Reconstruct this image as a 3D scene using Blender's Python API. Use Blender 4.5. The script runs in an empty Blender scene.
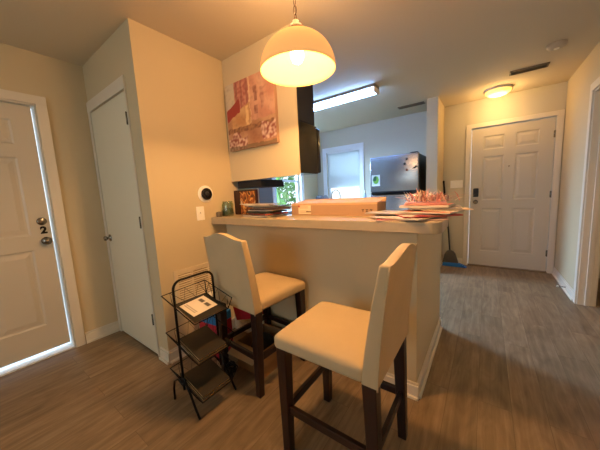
import bpy, bmesh, math, random
from mathutils import Vector, Matrix
random.seed(7)
C = bpy.context.scene.collection
PI = math.pi
sc = bpy.context.scene

# ------------------------------------------------------------------ materials
def srgb(h):
    h = h.lstrip('#'); v = [int(h[i:i+2], 16)/255 for i in (0, 2, 4)]
    return tuple((c/12.92 if c <= .04045 else ((c+.055)/1.055)**2.4) for c in v) + (1,)

def mat(name, col, rough=.6, metal=0, bump=0, bscale=60, var=0, vscale=4, emit=None, estr=0, spec=.5, coat=0):
    m = bpy.data.materials.new(name); m.use_nodes = True
    nt = m.node_tree; N = nt.nodes; L = nt.links
    b = N['Principled BSDF']
    if isinstance(col, str): col = srgb(col)
    b.inputs['Base Color'].default_value = col
    b.inputs['Roughness'].default_value = rough
    b.inputs['Metallic'].default_value = metal
    b.inputs['Specular IOR Level'].default_value = spec
    if coat: b.inputs['Coat Weight'].default_value = coat
    tc = N.new('ShaderNodeTexCoord')
    if var:
        n = N.new('ShaderNodeTexNoise'); n.inputs['Scale'].default_value = vscale; n.inputs['Detail'].default_value = 4
        L.new(tc.outputs['Object'], n.inputs['Vector'])
        r = N.new('ShaderNodeValToRGB')
        r.color_ramp.elements[0].position = .3; r.color_ramp.elements[1].position = .7
        r.color_ramp.elements[0].color = tuple(c*(1-var) for c in col[:3]) + (1,)
        r.color_ramp.elements[1].color = tuple(min(1, c*(1+var)) for c in col[:3]) + (1,)
        L.new(n.outputs['Fac'], r.inputs['Fac']); L.new(r.outputs['Color'], b.inputs['Base Color'])
    if bump:
        n2 = N.new('ShaderNodeTexNoise'); n2.inputs['Scale'].default_value = bscale; n2.inputs['Detail'].default_value = 3
        L.new(tc.outputs['Object'], n2.inputs['Vector'])
        bp = N.new('ShaderNodeBump'); bp.inputs['Strength'].default_value = bump; bp.inputs['Distance'].default_value = .01
        L.new(n2.outputs['Fac'], bp.inputs['Height']); L.new(bp.outputs['Normal'], b.inputs['Normal'])
    if emit is not None:
        b.inputs['Emission Color'].default_value = srgb(emit) if isinstance(emit, str) else emit
        b.inputs['Emission Strength'].default_value = estr
    return m

def floor_mat():
    m = bpy.data.materials.new('wood_plank_floor'); m.use_nodes = True
    nt = m.node_tree; N = nt.nodes; L = nt.links; b = N['Principled BSDF']
    tc = N.new('ShaderNodeTexCoord')
    mp = N.new('ShaderNodeMapping'); mp.inputs['Rotation'].default_value = (0, 0, PI/2)
    L.new(tc.outputs['Object'], mp.inputs['Vector'])
    br = N.new('ShaderNodeTexBrick')
    br.inputs['Scale'].default_value = 1; br.inputs['Brick Width'].default_value = 1.22; br.inputs['Row Height'].default_value = .152
    br.inputs['Mortar Size'].default_value = .0012; br.inputs['Mortar Smooth'].default_value = .3; br.offset = .37
    br.inputs['Color1'].default_value = (0, 0, 0, 1); br.inputs['Color2'].default_value = (1, 1, 1, 1); br.inputs['Mortar'].default_value = (.5, .5, .5, 1)
    L.new(mp.outputs[0], br.inputs['Vector'])
    # per plank offset so the grain differs from plank to plank
    mul = N.new('ShaderNodeVectorMath'); mul.operation = 'SCALE'; mul.inputs['Scale'].default_value = 7.3
    L.new(br.outputs['Color'], mul.inputs[0])
    add = N.new('ShaderNodeVectorMath'); add.operation = 'ADD'
    L.new(mp.outputs[0], add.inputs[0]); L.new(mul.outputs[0], add.inputs[1])
    mp2 = N.new('ShaderNodeMapping'); mp2.inputs['Scale'].default_value = (1.6, 22, 1)
    L.new(add.outputs[0], mp2.inputs['Vector'])
    n1 = N.new('ShaderNodeTexNoise'); n1.inputs['Scale'].default_value = 1.5; n1.inputs['Detail'].default_value = 7; n1.inputs['Roughness'].default_value = .62; n1.inputs['Distortion'].default_value = .6
    L.new(mp2.outputs[0], n1.inputs['Vector'])
    mp3 = N.new('ShaderNodeMapping'); mp3.inputs['Scale'].default_value = (3, 9, 1)
    L.new(add.outputs[0], mp3.inputs['Vector'])
    n2 = N.new('ShaderNodeTexNoise'); n2.inputs['Scale'].default_value = 1.3; n2.inputs['Detail'].default_value = 4; n2.inputs['Distortion'].default_value = 1.2
    L.new(mp3.outputs[0], n2.inputs['Vector'])
    mx = N.new('ShaderNodeMix'); mx.data_type = 'FLOAT'; mx.inputs[0].default_value = .45
    L.new(n1.outputs['Fac'], mx.inputs[2]); L.new(n2.outputs['Fac'], mx.inputs[3])
    r = N.new('ShaderNodeValToRGB'); e = r.color_ramp.elements
    e[0].position = .30; e[0].color = srgb('#69533e'); e[1].position = .74; e[1].color = srgb('#a38c70')
    k = r.color_ramp.elements.new(.5); k.color = srgb('#867055')
    L.new(mx.outputs[0], r.inputs['Fac'])
    mt = N.new('ShaderNodeMix'); mt.data_type = 'RGBA'; mt.blend_type = 'MULTIPLY'; mt.inputs[0].default_value = .8
    mr = N.new('ShaderNodeMapRange'); mr.inputs['To Min'].default_value = .8; mr.inputs['To Max'].default_value = 1.08
    L.new(br.outputs['Color'], mr.inputs['Value'])
    L.new(r.outputs['Color'], mt.inputs[6]); L.new(mr.outputs[0], mt.inputs[7])
    mm = N.new('ShaderNodeMix'); mm.data_type = 'RGBA'; mm.inputs[7].default_value = srgb('#3f3226')
    ms = N.new('ShaderNodeMath'); ms.operation = 'MULTIPLY'; ms.inputs[1].default_value = .55
    L.new(br.outputs['Fac'], ms.inputs[0]); L.new(ms.outputs[0], mm.inputs[0])
    L.new(mt.outputs[2], mm.inputs[6]); L.new(mm.outputs[2], b.inputs['Base Color'])
    b.inputs['Roughness'].default_value = .42; b.inputs['Specular IOR Level'].default_value = .35
    bp = N.new('ShaderNodeBump'); bp.inputs['Strength'].default_value = .12; bp.inputs['Distance'].default_value = .004
    L.new(n1.outputs['Fac'], bp.inputs['Height']); L.new(bp.outputs['Normal'], b.inputs['Normal'])
    return m

def vcol_mat(name, rough=.6):
    m = bpy.data.materials.new(name); m.use_nodes = True
    N = m.node_tree.nodes; a = N.new('ShaderNodeAttribute'); a.attribute_name = 'paint'
    m.node_tree.links.new(a.outputs['Color'], N['Principled BSDF'].inputs['Base Color'])
    N['Principled BSDF'].inputs['Roughness'].default_value = rough
    return m

def glass_mat(name, tint=(1, 1, 1, 1), gl=.08):
    m = bpy.data.materials.new(name); m.use_nodes = True
    nt = m.node_tree; N = nt.nodes; L = nt.links; N.remove(N['Principled BSDF'])
    t = N.new('ShaderNodeBsdfTransparent'); t.inputs[0].default_value = tint
    g = N.new('ShaderNodeBsdfGlossy'); g.inputs['Roughness'].default_value = .03
    x = N.new('ShaderNodeMixShader'); x.inputs[0].default_value = gl
    L.new(t.outputs[0], x.inputs[1]); L.new(g.outputs[0], x.inputs[2]); L.new(x.outputs[0], N['Material Output'].inputs[0])
    return m

def transl_mat(name, col, mix=.5, emit=None, estr=0):
    m = bpy.data.materials.new(name); m.use_nodes = True
    nt = m.node_tree; N = nt.nodes; L = nt.links; N.remove(N['Principled BSDF'])
    d = N.new('ShaderNodeBsdfDiffuse'); d.inputs[0].default_value = srgb(col)
    t = N.new('ShaderNodeBsdfTranslucent'); t.inputs[0].default_value = srgb(col)
    x = N.new('ShaderNodeMixShader'); x.inputs[0].default_value = mix
    L.new(d.outputs[0], x.inputs[1]); L.new(t.outputs[0], x.inputs[2])
    out = x
    if emit:
        e = N.new('ShaderNodeEmission'); e.inputs[0].default_value = srgb(emit); e.inputs[1].default_value = estr
        a = N.new('ShaderNodeAddShader'); L.new(x.outputs[0], a.inputs[0]); L.new(e.outputs[0], a.inputs[1]); out = a
    L.new(out.outputs[0], N['Material Output'].inputs[0])
    return m

def emis(name, col, s):
    m = bpy.data.materials.new(name); m.use_nodes = True
    b = m.node_tree.nodes['Principled BSDF']
    b.inputs['Base Color'].default_value = (.8, .8, .8, 1)
    b.inputs['Emission Color'].default_value = srgb(col); b.inputs['Emission Strength'].default_value = s
    return m

M = dict(
    wall=mat('wall_paint', '#cbbb99', .75, bump=.06, bscale=120, var=.02, vscale=2),
    wallcool=mat('wall_paint_cool_lit', '#c6bfac', .75, bump=.06, bscale=120, var=.02, vscale=2),  # less yellow copy of the wall paint, cool kitchen light put into its colour
    ceil=mat('ceiling_paint', '#d0c2a8', .85, bump=.1, bscale=90),
    trim=mat('trim_paint', '#dcd3c2', .45),
    door=mat('door_paint', '#c9c0ae', .42),
    floor=floor_mat(),
    counter=mat('bar_laminate', '#b3a182', .35, var=.04, vscale=30),
    fabric=mat('stool_fabric', '#c9b28c', .85, bump=.25, bscale=400, var=.03, vscale=9),
    darkwood=mat('dark_wood', '#240d08', .35, var=.25, vscale=14, coat=.2),
    nail=mat('brass_nail', '#5a4630', .5, .6),
    black=mat('black_metal', '#17110e', .4, .6),
    blackgloss=mat('black_gloss', '#141417', .12, spec=.5),
    cabgrey=mat('cabinet_grey', '#23252d', .5, spec=.15),
    steel=mat('stainless_steel', '#a2a4a8', .26, .75, var=.04, vscale=3),
    darkgrey=mat('dark_grey_plastic', '#2b2b2d', .45),
    chrome=mat('nickel', '#8f8a82', .25, 1),
    white=mat('white_plastic', '#f3eee4', .4),
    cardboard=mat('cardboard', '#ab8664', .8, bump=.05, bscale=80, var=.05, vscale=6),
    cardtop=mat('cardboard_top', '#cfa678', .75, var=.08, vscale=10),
    carddark=mat('cardboard_brown', '#94704a', .85, var=.1, vscale=7),
    page=mat('paper_pages', '#dcd0bb', .8, var=.05, vscale=60),
    blind=transl_mat('blind_vinyl', '#e4e9ea', .5),
    glass=glass_mat('window_glass'),
    jar=glass_mat('jar_glass', (.82, .9, .82, 1), .14),
    winframe=mat('vinyl_frame', '#e6eaee', .4),
    leaf=mat('leaf_green', '#5f8f3c', .7, var=.5, vscale=6),
    ground=mat('patio_concrete', '#cfd3d6', .8, var=.05),
    blue=mat('blue_bristle', '#1d6fc4', .6, bump=.5, bscale=150),
    grille=mat('grille_paint', '#d6c6a6', .5),
    vent=mat('vent_paint', '#7b6a52', .6),
)

# ------------------------------------------------------------------ mesh helpers
def box(bm, x0, x1, y0, y1, z0, z1, mi=0, mtx=None):
    vs = [bm.verts.new(Vector(c)) for c in ((x0,y0,z0),(x1,y0,z0),(x1,y1,z0),(x0,y1,z0),(x0,y0,z1),(x1,y0,z1),(x1,y1,z1),(x0,y1,z1))]
    if mtx:
        for v in vs: v.co = mtx @ v.co
    for q in ((3,2,1,0),(4,5,6,7),(0,1,5,4),(1,2,6,5),(2,3,7,6),(3,0,4,7)):
        f = bm.faces.new([vs[i] for i in q]); f.material_index = mi
    return vs

def tube(bm, pts, r, n=8, mi=0, closed=False, rr=None):
    pts = [Vector(p) for p in pts]; rings = []
    up = Vector((0, 0, 1))
    K = len(pts)
    prev = None
    for i, p in enumerate(pts):
        a = pts[(i-1) % K] if (closed or i) else p
        b = pts[(i+1) % K] if (closed or i < K-1) else p
        t = (b-a).normalized()
        if prev is None:
            u = t.cross(up)
            if u.length < .01: u = t.cross(Vector((1, 0, 0)))
        else:
            u = prev - t*prev.dot(t)
        u.normalize(); prev = u; w = t.cross(u)
        rad = rr[i] if rr else r
        rings.append([bm.verts.new(p + (u*math.cos(k*2*PI/n) + w*math.sin(k*2*PI/n))*rad) for k in range(n)])
    for i in range(K if closed else K-1):
        A, B = rings[i], rings[(i+1) % K]
        for k in range(n):
            f = bm.faces.new((A[k], A[(k+1) % n], B[(k+1) % n], B[k])); f.material_index = mi; f.smooth = True
    if not closed:
        bm.faces.new(rings[0][::-1]).material_index = mi; bm.faces.new(rings[-1]).material_index = mi

def lathe(bm, prof, n=32, c=(0, 0, 0), mi=0, mtx=None, sx=1, sy=1):
    rings = []
    for r, z in prof:
        if r < 1e-5: ring = [bm.verts.new(Vector((0, 0, z)))]
        else: ring = [bm.verts.new(Vector((r*sx*math.cos(k*2*PI/n), r*sy*math.sin(k*2*PI/n), z))) for k in range(n)]
        for v in ring:
            if mtx: v.co = mtx @ v.co
            v.co += Vector(c)
        rings.append(ring)
    for A, B in zip(rings, rings[1:]):
        for k in range(n):
            if len(A) == 1 and len(B) == 1: break
            if len(A) == 1: vs = (A[0], B[(k+1) % n], B[k])
            elif len(B) == 1: vs = (A[k], A[(k+1) % n], B[0])
            else: vs = (A[k], A[(k+1) % n], B[(k+1) % n], B[k])
            f = bm.faces.new(vs); f.material_index = mi; f.smooth = True

def arc(c, r, a0, a1, n, ax=0):
    out = []
    for i in range(n+1):
        a = a0+(a1-a0)*i/n; u, v = r*math.cos(a), r*math.sin(a)
        out.append(Vector(c) + (Vector((0, u, v)) if ax == 0 else Vector((u, 0, v)) if ax == 1 else Vector((u, v, 0))))
    return out

def obj(name, bm, m=None, parent=None, loc=(0, 0, 0), rot=(0, 0, 0), bevel=0, bseg=2, normals=True, smooth=False, solid=0, sub=0):
    if normals: bmesh.ops.recalc_face_normals(bm, faces=bm.faces[:])
    me = bpy.data.meshes.new(name); bm.to_mesh(me); bm.free()
    if smooth:
        for p in me.polygons: p.use_smooth = True
    for mm in (m if isinstance(m, (list, tuple)) else [m]):
        me.materials.append(M[mm] if isinstance(mm, str) else mm)
    o = bpy.data.objects.new(name, me); C.objects.link(o); o.location = loc; o.rotation_euler = rot
    if parent: o.parent = parent
    if solid:
        md = o.modifiers.new('solid', 'SOLIDIFY'); md.thickness = solid
    if bevel:
        md = o.modifiers.new('bevel', 'BEVEL'); md.width = bevel; md.segments = bseg; md.limit_method = 'ANGLE'; md.angle_limit = math.radians(40)
        if bseg > 2:
            for p in me.polygons: p.use_smooth = True
    if sub:
        md = o.modifiers.new('sub', 'SUBSURF'); md.levels = sub; md.render_levels = sub
    return o

def tag(o, label=None, cat=None, group=None, kind=None):
    if label: o['label'] = label
    if cat: o['category'] = cat
    if group: o['group'] = group
    if kind: o['kind'] = kind
    return o

def thing(name, label, cat, loc=(0, 0, 0), rz=0, group=None):
    o = bpy.data.objects.new(name, None); C.objects.link(o); o.location = loc; o.rotation_euler = (0, 0, rz)
    o.empty_display_size = .05
    return tag(o, label, cat, group)

def struct(name, bm, m, label=None, **k):
    o = obj(name, bm, m, **k); o['kind'] = 'structure'
    if label: o['label'] = label; o['category'] = name.split('_')[0]
    return o

def B(*a, **k):
    bm = bmesh.new(); box(bm, *a, **k); return bm

def copy_tree(o, parent=None):
    c = o.copy(); C.objects.link(c)
    if parent: c.parent = parent
    for ch in [x for x in bpy.data.objects if x.parent == o]: copy_tree(ch, c)
    return c

# ------------------------------------------------------------------ room dimensions (metres)
H = 2.45
XL, YC, XO = -2.9, .86, -1.94          # left wall, closet wall, thermostat wall
YP, XE, YE = 1.50, -.30, 2.44          # peninsula front, end, back
YS, XK, ZS = 1.60, -1.146, 1.39        # hanging wall
YD, XR, XA = 4.68, .775, -.56          # entry wall, right wall, alcove left
YB = -1.9                              # wall behind the camera
W = .115

def wall_holes(name, axis, p0, p1, u0, u1, holes, label=None, m='wall', z1=H):
    """axis 'x': wall lies across x in p0..p1 and runs along y; axis 'y': the other way round."""
    bm = bmesh.new()
    def bb(a, b, c, d):
        if b-a < 1e-4 or d-c < 1e-4: return
        if axis == 'x': box(bm, p0, p1, a, b, c, d)
        else: box(bm, a, b, p0, p1, c, d)
    cur = u0
    for (a, b, c, d) in sorted(holes):
        bb(cur, a, 0, z1); bb(a, b, 0, c); bb(a, b, d, z1); cur = b
    bb(cur, u1, 0, z1)
    return struct(name, bm, m, label)

struct('floor', B(XL-W, 3.2, YB-W, YD+W, -.1, 0), 'floor', 'grey-brown wood plank floor running toward the entry door')
struct('ceiling', B(XL-W, 3.2, YB-W, YD+W, H, H+.1), 'ceil', 'smooth painted ceiling over bar, kitchen and entry')
DL0, DL1 = -.40, .512                  # left exterior door opening along y
wall_holes('wall_left', 'x', XL-W, XL, YB, YD, [(DL0, DL1, 0, 2.045), (3.32, 4.06, .95, 2.02)], 'long left wall with exterior door and kitchen window')
CD0, CD1 = -2.845, -2.115              # closet door opening along x
wall_holes('wall_closet', 'y', YC, YC+W, XL, XO-W, [(CD0, CD1, 0, 2.05)], 'short beige wall holding the plain closet door')
wall_holes('wall_thermostat', 'x', XO-W, XO, YC, 1.95, [], 'warm lit wall with round thermostat and air grille')
wall_holes('wall_closet_back', 'y', 1.95-W, 1.95, XL, XO-W, [])
WX0, WX1, WZ0, WZ1 = -2.66, -1.95, 1.06, 2.04   # back kitchen window
EX0, EX1 = -.20, .70                   # entry door opening
wall_holes('wall_back', 'y', YD, YD+W, XL-W, XR+W, [(WX0, WX1, WZ0, WZ1), (EX0, EX1, 0, 2.06)], 'far wall with kitchen window and white entry door', m='wallcool')
wall_holes('wall_stub', 'x', XA-.14, XA, 4.067, YD, [], 'short wall stub between the refrigerator and entry nook')
RD0, RD1 = 2.75, 3.60
wall_holes('wall_right', 'x', XR, XR+W, YB, YD, [(RD0, RD1, 0, 2.05)], 'right wall with open doorway beside the entry door')
wall_holes('wall_behind_camera', 'y', YB-W, YB, XL-W, 3.2, [(-2.1, -.5, .75, 2.1)])
# the room beyond the right doorway
wall_holes('wall_side_room_far', 'x', 3.1, 3.2, YB, YD, [])
wall_holes('wall_side_room_back', 'y', YD, YD+W, XR+W, 3.2, [])
# hanging wall (back panel of the upper cabinets)
bm = B(XO, XK, YS, YS+.012, ZS, H); struct('wall_hanging', bm, 'wall', 'beige panel hanging from the ceiling over the bar')
# peninsula half wall with a lower block behind it
bm = bmesh.new(); box(bm, XO, XE, YP, YP+.13, 0, 1.021)
box(bm, XO, XE-.12, YP+.13, YE, 0, .87); box(bm, XE-.12, XE, YP+.13, YE, 0, .985)
struct('wall_peninsula', bm, 'wall', 'beige half wall under the raised bar counter')

# baseboards
def baseboard(name, axis, p, s, a, b, h=.1, t=.014):
    """s: direction the board sticks out of the wall plane p."""
    bm = bmesh.new()
    q0, q1 = sorted((p, p+s*t)); r0, r1 = sorted((p, p+s*t*.55))
    e0, e1 = sorted((p, p+s*(t+.012)))
    if axis == 'x':
        box(bm, q0, q1, a, b, 0, h*.82); box(bm, r0, r1, a, b, h*.82, h); box(bm, e0, e1, a, b, 0, .018)
    else:
        box(bm, a, b, q0, q1, 0, h*.82); box(bm, a, b, r0, r1, h*.82, h); box(bm, a, b, e0, e1, 0, .018)
    struct(name, bm, 'trim', bevel=.003)
baseboard('baseboard_left', 'x', XL, 1, DL1+.075, YC)
baseboard('baseboard_closet', 'y', YC, -1, CD1+.05, XO+.014)
baseboard('baseboard_thermostat', 'x', XO, 1, YC, YP)
baseboard('baseboard_peninsula', 'y', YP, -1, XO+.014, XE+.014)
baseboard('baseboard_peninsula_end', 'x', XE, 1, YP, YE)
baseboard('baseboard_nook', 'x', XA, 1, 4.05, YD)
baseboard('baseboard_back', 'y', YD, -1, XA+.014, EX0-.07)
baseboard('baseboard_right', 'x', XR, -1, RD1+.065, YD-.02)
baseboard('baseboard_front_left', 'x', XL, 1, YB, DL0-.075)

# ------------------------------------------------------------------ doors
def panel_door(w, h, panels, t=.042):
    """front face at y=0 looking to -y, slab from x=0..w, back at y=t"""
    bm = bmesh.new(); d = .009
    box(bm, .001, w-.001, d+.002, t, .001, h-.001)
    xs = sorted({0, w, *[p[0] for p in panels], *[p[1] for p in panels]})
    zs = sorted({0, h, *[p[2] for p in panels], *[p[3] for p in panels]})
    # stiles and rails at the full thickness
    def inside(x, z): return any(p[0] < x < p[1] and p[2] < z < p[3] for p in panels)
    vmap = {}
    def V(x, y, z):
        k = (round(x, 5), round(y, 5), round(z, 5))
        if k not in vmap: vmap[k] = bm.verts.new(Vector((x, y, z)))
        return vmap[k]
    for x0, x1 in zip(xs, xs[1:]):
        for z0, z1 in zip(zs, zs[1:]):
            if not inside((x0+x1)/2, (z0+z1)/2):
                bm.faces.new((V(x0,0,z0), V(x1,0,z0), V(x1,0,z1), V(x0,0,z1)))
    for (x0, x1, z0, z1) in panels:
        loops = []
        for ins, y in ((0, 0), (.012, d), (.026, d), (.055, .002)):
            loops.append([V(x0+ins, y, z0+ins), V(x1-ins, y, z0+ins), V(x1-ins, y, z1-ins), V(x0+ins, y, z1-ins)])
        for A, Bq in zip(loops, loops[1:]):
            for k in range(4): bm.faces.new((A[k], A[(k+1) % 4], Bq[(k+1) % 4], Bq[k]))
        bm.faces.new(loops[-1])
    # rim
    bm.faces.new((V(0,0,0), V(0,0,h), bm.verts.new((0,d,h)), bm.verts.new((0,d,0))))
    bm.faces.new((V(w,0,0), V(w,0,h), bm.verts.new((w,d,h)), bm.verts.new((w,d,0))))
    bm.faces.new((V(0,0,h), V(w,0,h), bm.verts.new((w,d,h)), bm.verts.new((0,d,h))))
    return bm

def six_panels(w, h=2.03, k=1):
    a = .145*w/.9*k; m_ = .125*w/.9*k; pw = (w-2*a-m_)/2; out = []
    for x0 in (a, a+pw+m_):
        for z0, z1 in ((.22, .87), (.99, 1.62), (1.72, 1.91)): out.append((x0, x0+pw, z0*h/2.03, z1*h/2.03))
    return out

def knob_bm(r=.027, l=.055):
    bm = bmesh.new()
    lathe(bm, [(0, 0), (.032, 0), (.032, .006), (.012, .010), (.011, l*.5), (r*.9, l*.62), (r, l*.8), (r*.8, l), (0, l*1.05)], 20, mtx=Matrix.Rotation(PI/2, 4, 'X'))
    return bm

def hinge(parent, x, z, y=0):
    bm = bmesh.new(); tube(bm, [(x, y-.006, z-.045), (x, y-.006, z+.045)], .006, 8); box(bm, x-.014, x+.014, y-.003, y+.001, z-.043, z+.043)
    return obj('hinge', bm, 'chrome', parent)

# door 1: exterior door on the left wall (faces +x)
w1 = .891
d1 = obj('door_1', panel_door(w1, 1.99, six_panels(w1, 1.99, .84)), 'door', loc=(XL-.045, DL0+.003, .05), rot=(0, 0, PI/2))
tag(d1, 'white six panel exterior door with daylight leaking around it', 'door', kind='structure')
k = obj('door_knob', knob_bm(.03), 'chrome', d1, loc=(w1-.04, 0, .918))
bm = bmesh.new(); lathe(bm, [(0, 0), (.032, 0), (.03, .012), (.022, .016), (0, .016)], 20, mtx=Matrix.Rotation(PI/2, 4, 'X')); box(bm, -.016, .016, -.028, -.014, -.005, .005)
obj('deadbolt', bm, 'chrome', d1, loc=(w1-.048, 0, 1.08))
cu = bpy.data.curves.new('number_plate', 'FONT'); cu.body = '2'; cu.size = .078; cu.extrude = .001; cu.offset = .004; cu.align_x = 'CENTER'
to = bpy.data.objects.new('tmp_text', cu); C.objects.link(to)
dg = bpy.context.evaluated_depsgraph_get(); me = bpy.data.meshes.new_from_object(to.evaluated_get(dg)); bpy.data.objects.remove(to)
num = bpy.data.objects.new('number_two', me); C.objects.link(num); me.materials.clear(); me.materials.append(M['black'])
num.parent = d1; num.location = (w1-.045, -.002, .982); num.rotation_euler = (PI/2, 0, 0)
num['label'] = 'black number 2 sticker'
# jamb, threshold and casing of door 1
bm = bmesh.new()
box(bm, XL-W-.001, XL+.001, DL1-.004, DL1+.004, 0, 2.041); box(bm, XL-W-.001, XL+.001, DL0-.002, DL0+.002, 0, 2.041); box(bm, XL-W-.001, XL+.001, DL0-.002, DL1+.004, 2.041, 2.05)
for (a, b, c, d) in ((DL1+.004, DL1+.07, 0, 2.05), (DL0-.07, DL0-.004, 0, 2.05), (DL0-.07, DL1+.07, 2.05, 2.115)): box(bm, XL, XL+.018, a, b, c, d)
struct('trim_1', bm, 'trim', 'white casing around the exterior door', bevel=.004)
struct('trim_2', B(XL-W, XL-.005, DL0, DL1, 0, .012), 'winframe')

# door 2: closet door (faces -y)
w2 = CD1-CD0-.012
d2 = obj('door_2', B(0, w2, 0, .035, 0, 2.03), mat('closet_door_paint', '#ded8c2', .45), loc=(CD0+.006, YC-.006, .012), bevel=.002)
tag(d2, 'plain flat closet door with small round knob', 'door', kind='structure')
obj('door_knob', knob_bm(.022, .05), 'chrome', d2, loc=(.045, 0, .92))
for z in (.3, 1.08, 1.84): hinge(d2, w2+.001, z, .001)
bm = bmesh.new()
box(bm, CD0-.05, CD1+.02, YC-.014, YC, 2.052, 2.14); box(bm, CD0-.05, CD0, YC-.012, YC, 0, 2.052)
box(bm, CD1+.004, CD1+.02, YC-.010, YC, 0, 2.0519)
struct('trim_3', bm, 'trim', 'narrow casing around the closet door', bevel=.002)

# door 3: entry door
w3 = EX1-EX0-.012
d3 = obj('door_3', panel_door(w3, 2.03, six_panels(w3)), 'door', loc=(EX0+.006, YD+.012, .02))
tag(d3, 'white six panel entry door with black keypad lock', 'door', kind='structure')
bm = bmesh.new(); box(bm, -.034, .034, -.026, 0, -.065, .065); kp = obj('keypad_lock', bm, 'darkgrey', d3, loc=(.07, 0, 1.105), bevel=.012, bseg=3)
bm = bmesh.new(); [box(bm, x-.006, x+.006, -.028, -.024, z-.005, z+.005) for x in (-.016, 0, .016) for z in (-.02, 0, .02, .04)]
obj('keys', bm, 'blackgloss', kp)
obj('door_knob', knob_bm(.026, .06), 'chrome', d3, loc=(.07, 0, .965))
bm = bmesh.new(); lathe(bm, [(0, 0), (.009, 0), (.009, .004), (0, .005)], 12, mtx=Matrix.Rotation(PI/2, 4, 'X')); obj('peephole', bm, 'chrome', d3, loc=(w3/2, 0, 1.46))
for z in (.25, 1.05, 1.82): hinge(d3, w3+.002, z, .001)
bm = bmesh.new()
for (a, b, c, d) in ((EX0-.065, EX0, 0, 2.06), (EX1, EX1+.065, 0, 2.06), (EX0-.065, EX1+.065, 2.06, 2.12)): box(bm, a, b, YD-.018, YD, c, d)
struct('trim_4', bm, 'trim', 'white casing around the entry door', bevel=.004)
struct('trim_5', B(EX0, EX1, YD-.03, YD+.05, 0, .018), 'vent')

# doorway on the right: jamb, stop and casing
bm = bmesh.new()
box(bm, XR-.002, XR+W+.002, RD1-.015, RD1, 0, 2.05); box(bm, XR+.05, XR+.085, RD1-.026, RD1-.015, 0, 2.03)
box(bm, XR-.002, XR+W+.002, RD0, RD0+.015, 0, 2.05); box(bm, XR-.002, XR+W+.002, RD0, RD1, 2.03, 2.05)
for (a, b, c, d) in ((RD1-.008, RD1+.062, 0, 2.045), (RD0-.062, RD0+.008, 0, 2.045), (RD0-.062, RD1+.062, 2.045, 2.115)):
    box(bm, XR-.016, XR, a, b, c, d); box(bm, XR+W, XR+W+.016, a, b, c, d)
struct('trim_6', bm, 'trim', 'white casing of the open doorway at right edge', bevel=.003)

# ------------------------------------------------------------------ windows
def window(name, axis, p, t, a0, a1, z0, z1, s, label, mid=True):
    """p: inner wall plane, t: signed direction to the outside, s: casing width"""
    def bb(bm, u0, u1, d0, d1, c, d):
        e0, e1 = sorted((p+t*d0, p+t*d1))
        if axis == 'y': box(bm, u0, u1, e0, e1, c, d)
        else: box(bm, e0, e1, u0, u1, c, d)
    bm = bmesh.new()
    for (u0, u1, c, d) in ((a0-s, a0, z0, z1), (a1, a1+s, z0, z1), (a0-s, a1+s, z1, z1+s)): bb(bm, u0, u1, -.018, 0, c, d)
    bb(bm, a0-s-.02, a1+s+.02, -.05, .03, z0-.025, z0)
    bb(bm, a0-s, a1+s, -.014, 0, z0-.09, z0-.025)
    f = struct(name, bm, 'winframe', label, bevel=.003)
    bm = bmesh.new()
    for (u0, u1, c, d) in ((a0, a0+.04, z0, z1), (a1-.04, a1, z0, z1), (a0+.04, a1-.04, z0, z0+.045), (a0+.04, a1-.04, z1-.04, z1)): bb(bm, u0, u1, .05, .09, c, d)
    if mid: bb(bm, a0+.04, a1-.04, .05, .085, (z0+z1)/2-.02, (z0+z1)/2+.02)
    obj('window_frame', bm, 'winframe', f)
    bm = bmesh.new(); bb(bm, a0+.04, a1-.04, .068, .072, z0+.045, z1-.04)
    obj('pane', bm, 'glass', f)
    return f
window('window_1', 'y', YD, 1, WX0, WX1, WZ0, WZ1, .085, 'kitchen window over the sink with white blind')
window('window_2', 'x', XL, -1, 3.32, 4.06, .95, 2.02, .085, 'kitchen side window showing green foliage outside')
window('window_3', 'y', YB, -1, -2.1, -.5, .75, 2.1, .08, 'wide window behind the camera')
# mini blind
bt = thing('window_blind', 'white mini blind lowered almost to the kitchen window sill', 'blind', (WX0, YD, WZ1))
bm = bmesh.new(); box(bm, .005, WX1-WX0-.005, .005, .035, -.035, 0); obj('head_rail', bm, 'winframe', bt)
bm = bmesh.new(); n = 38; zb = 1.345
for i in range(n):
    z = -.045-(WZ1-.045-zb)*i/(n-1)
    mt_ = Matrix.Translation((0, .02, z)) @ Matrix.Rotation(math.radians(52), 4, 'X')
    box(bm, .01, WX1-WX0-.01, -.0125, .0125, -.0006, .0006, mtx=mt_)
obj('slats', bm, 'blind', bt)
bm = bmesh.new(); box(bm, .01, WX1-WX0-.01, .008, .032, zb-WZ1-.025, zb-WZ1-.008); obj('bottom_rail', bm, 'winframe', bt)
bm = bmesh.new(); tube(bm, [(.06, .003, -.03), (.06, .003, -.55)], .004, 6); obj('wand', bm, 'winframe', bt)

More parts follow.
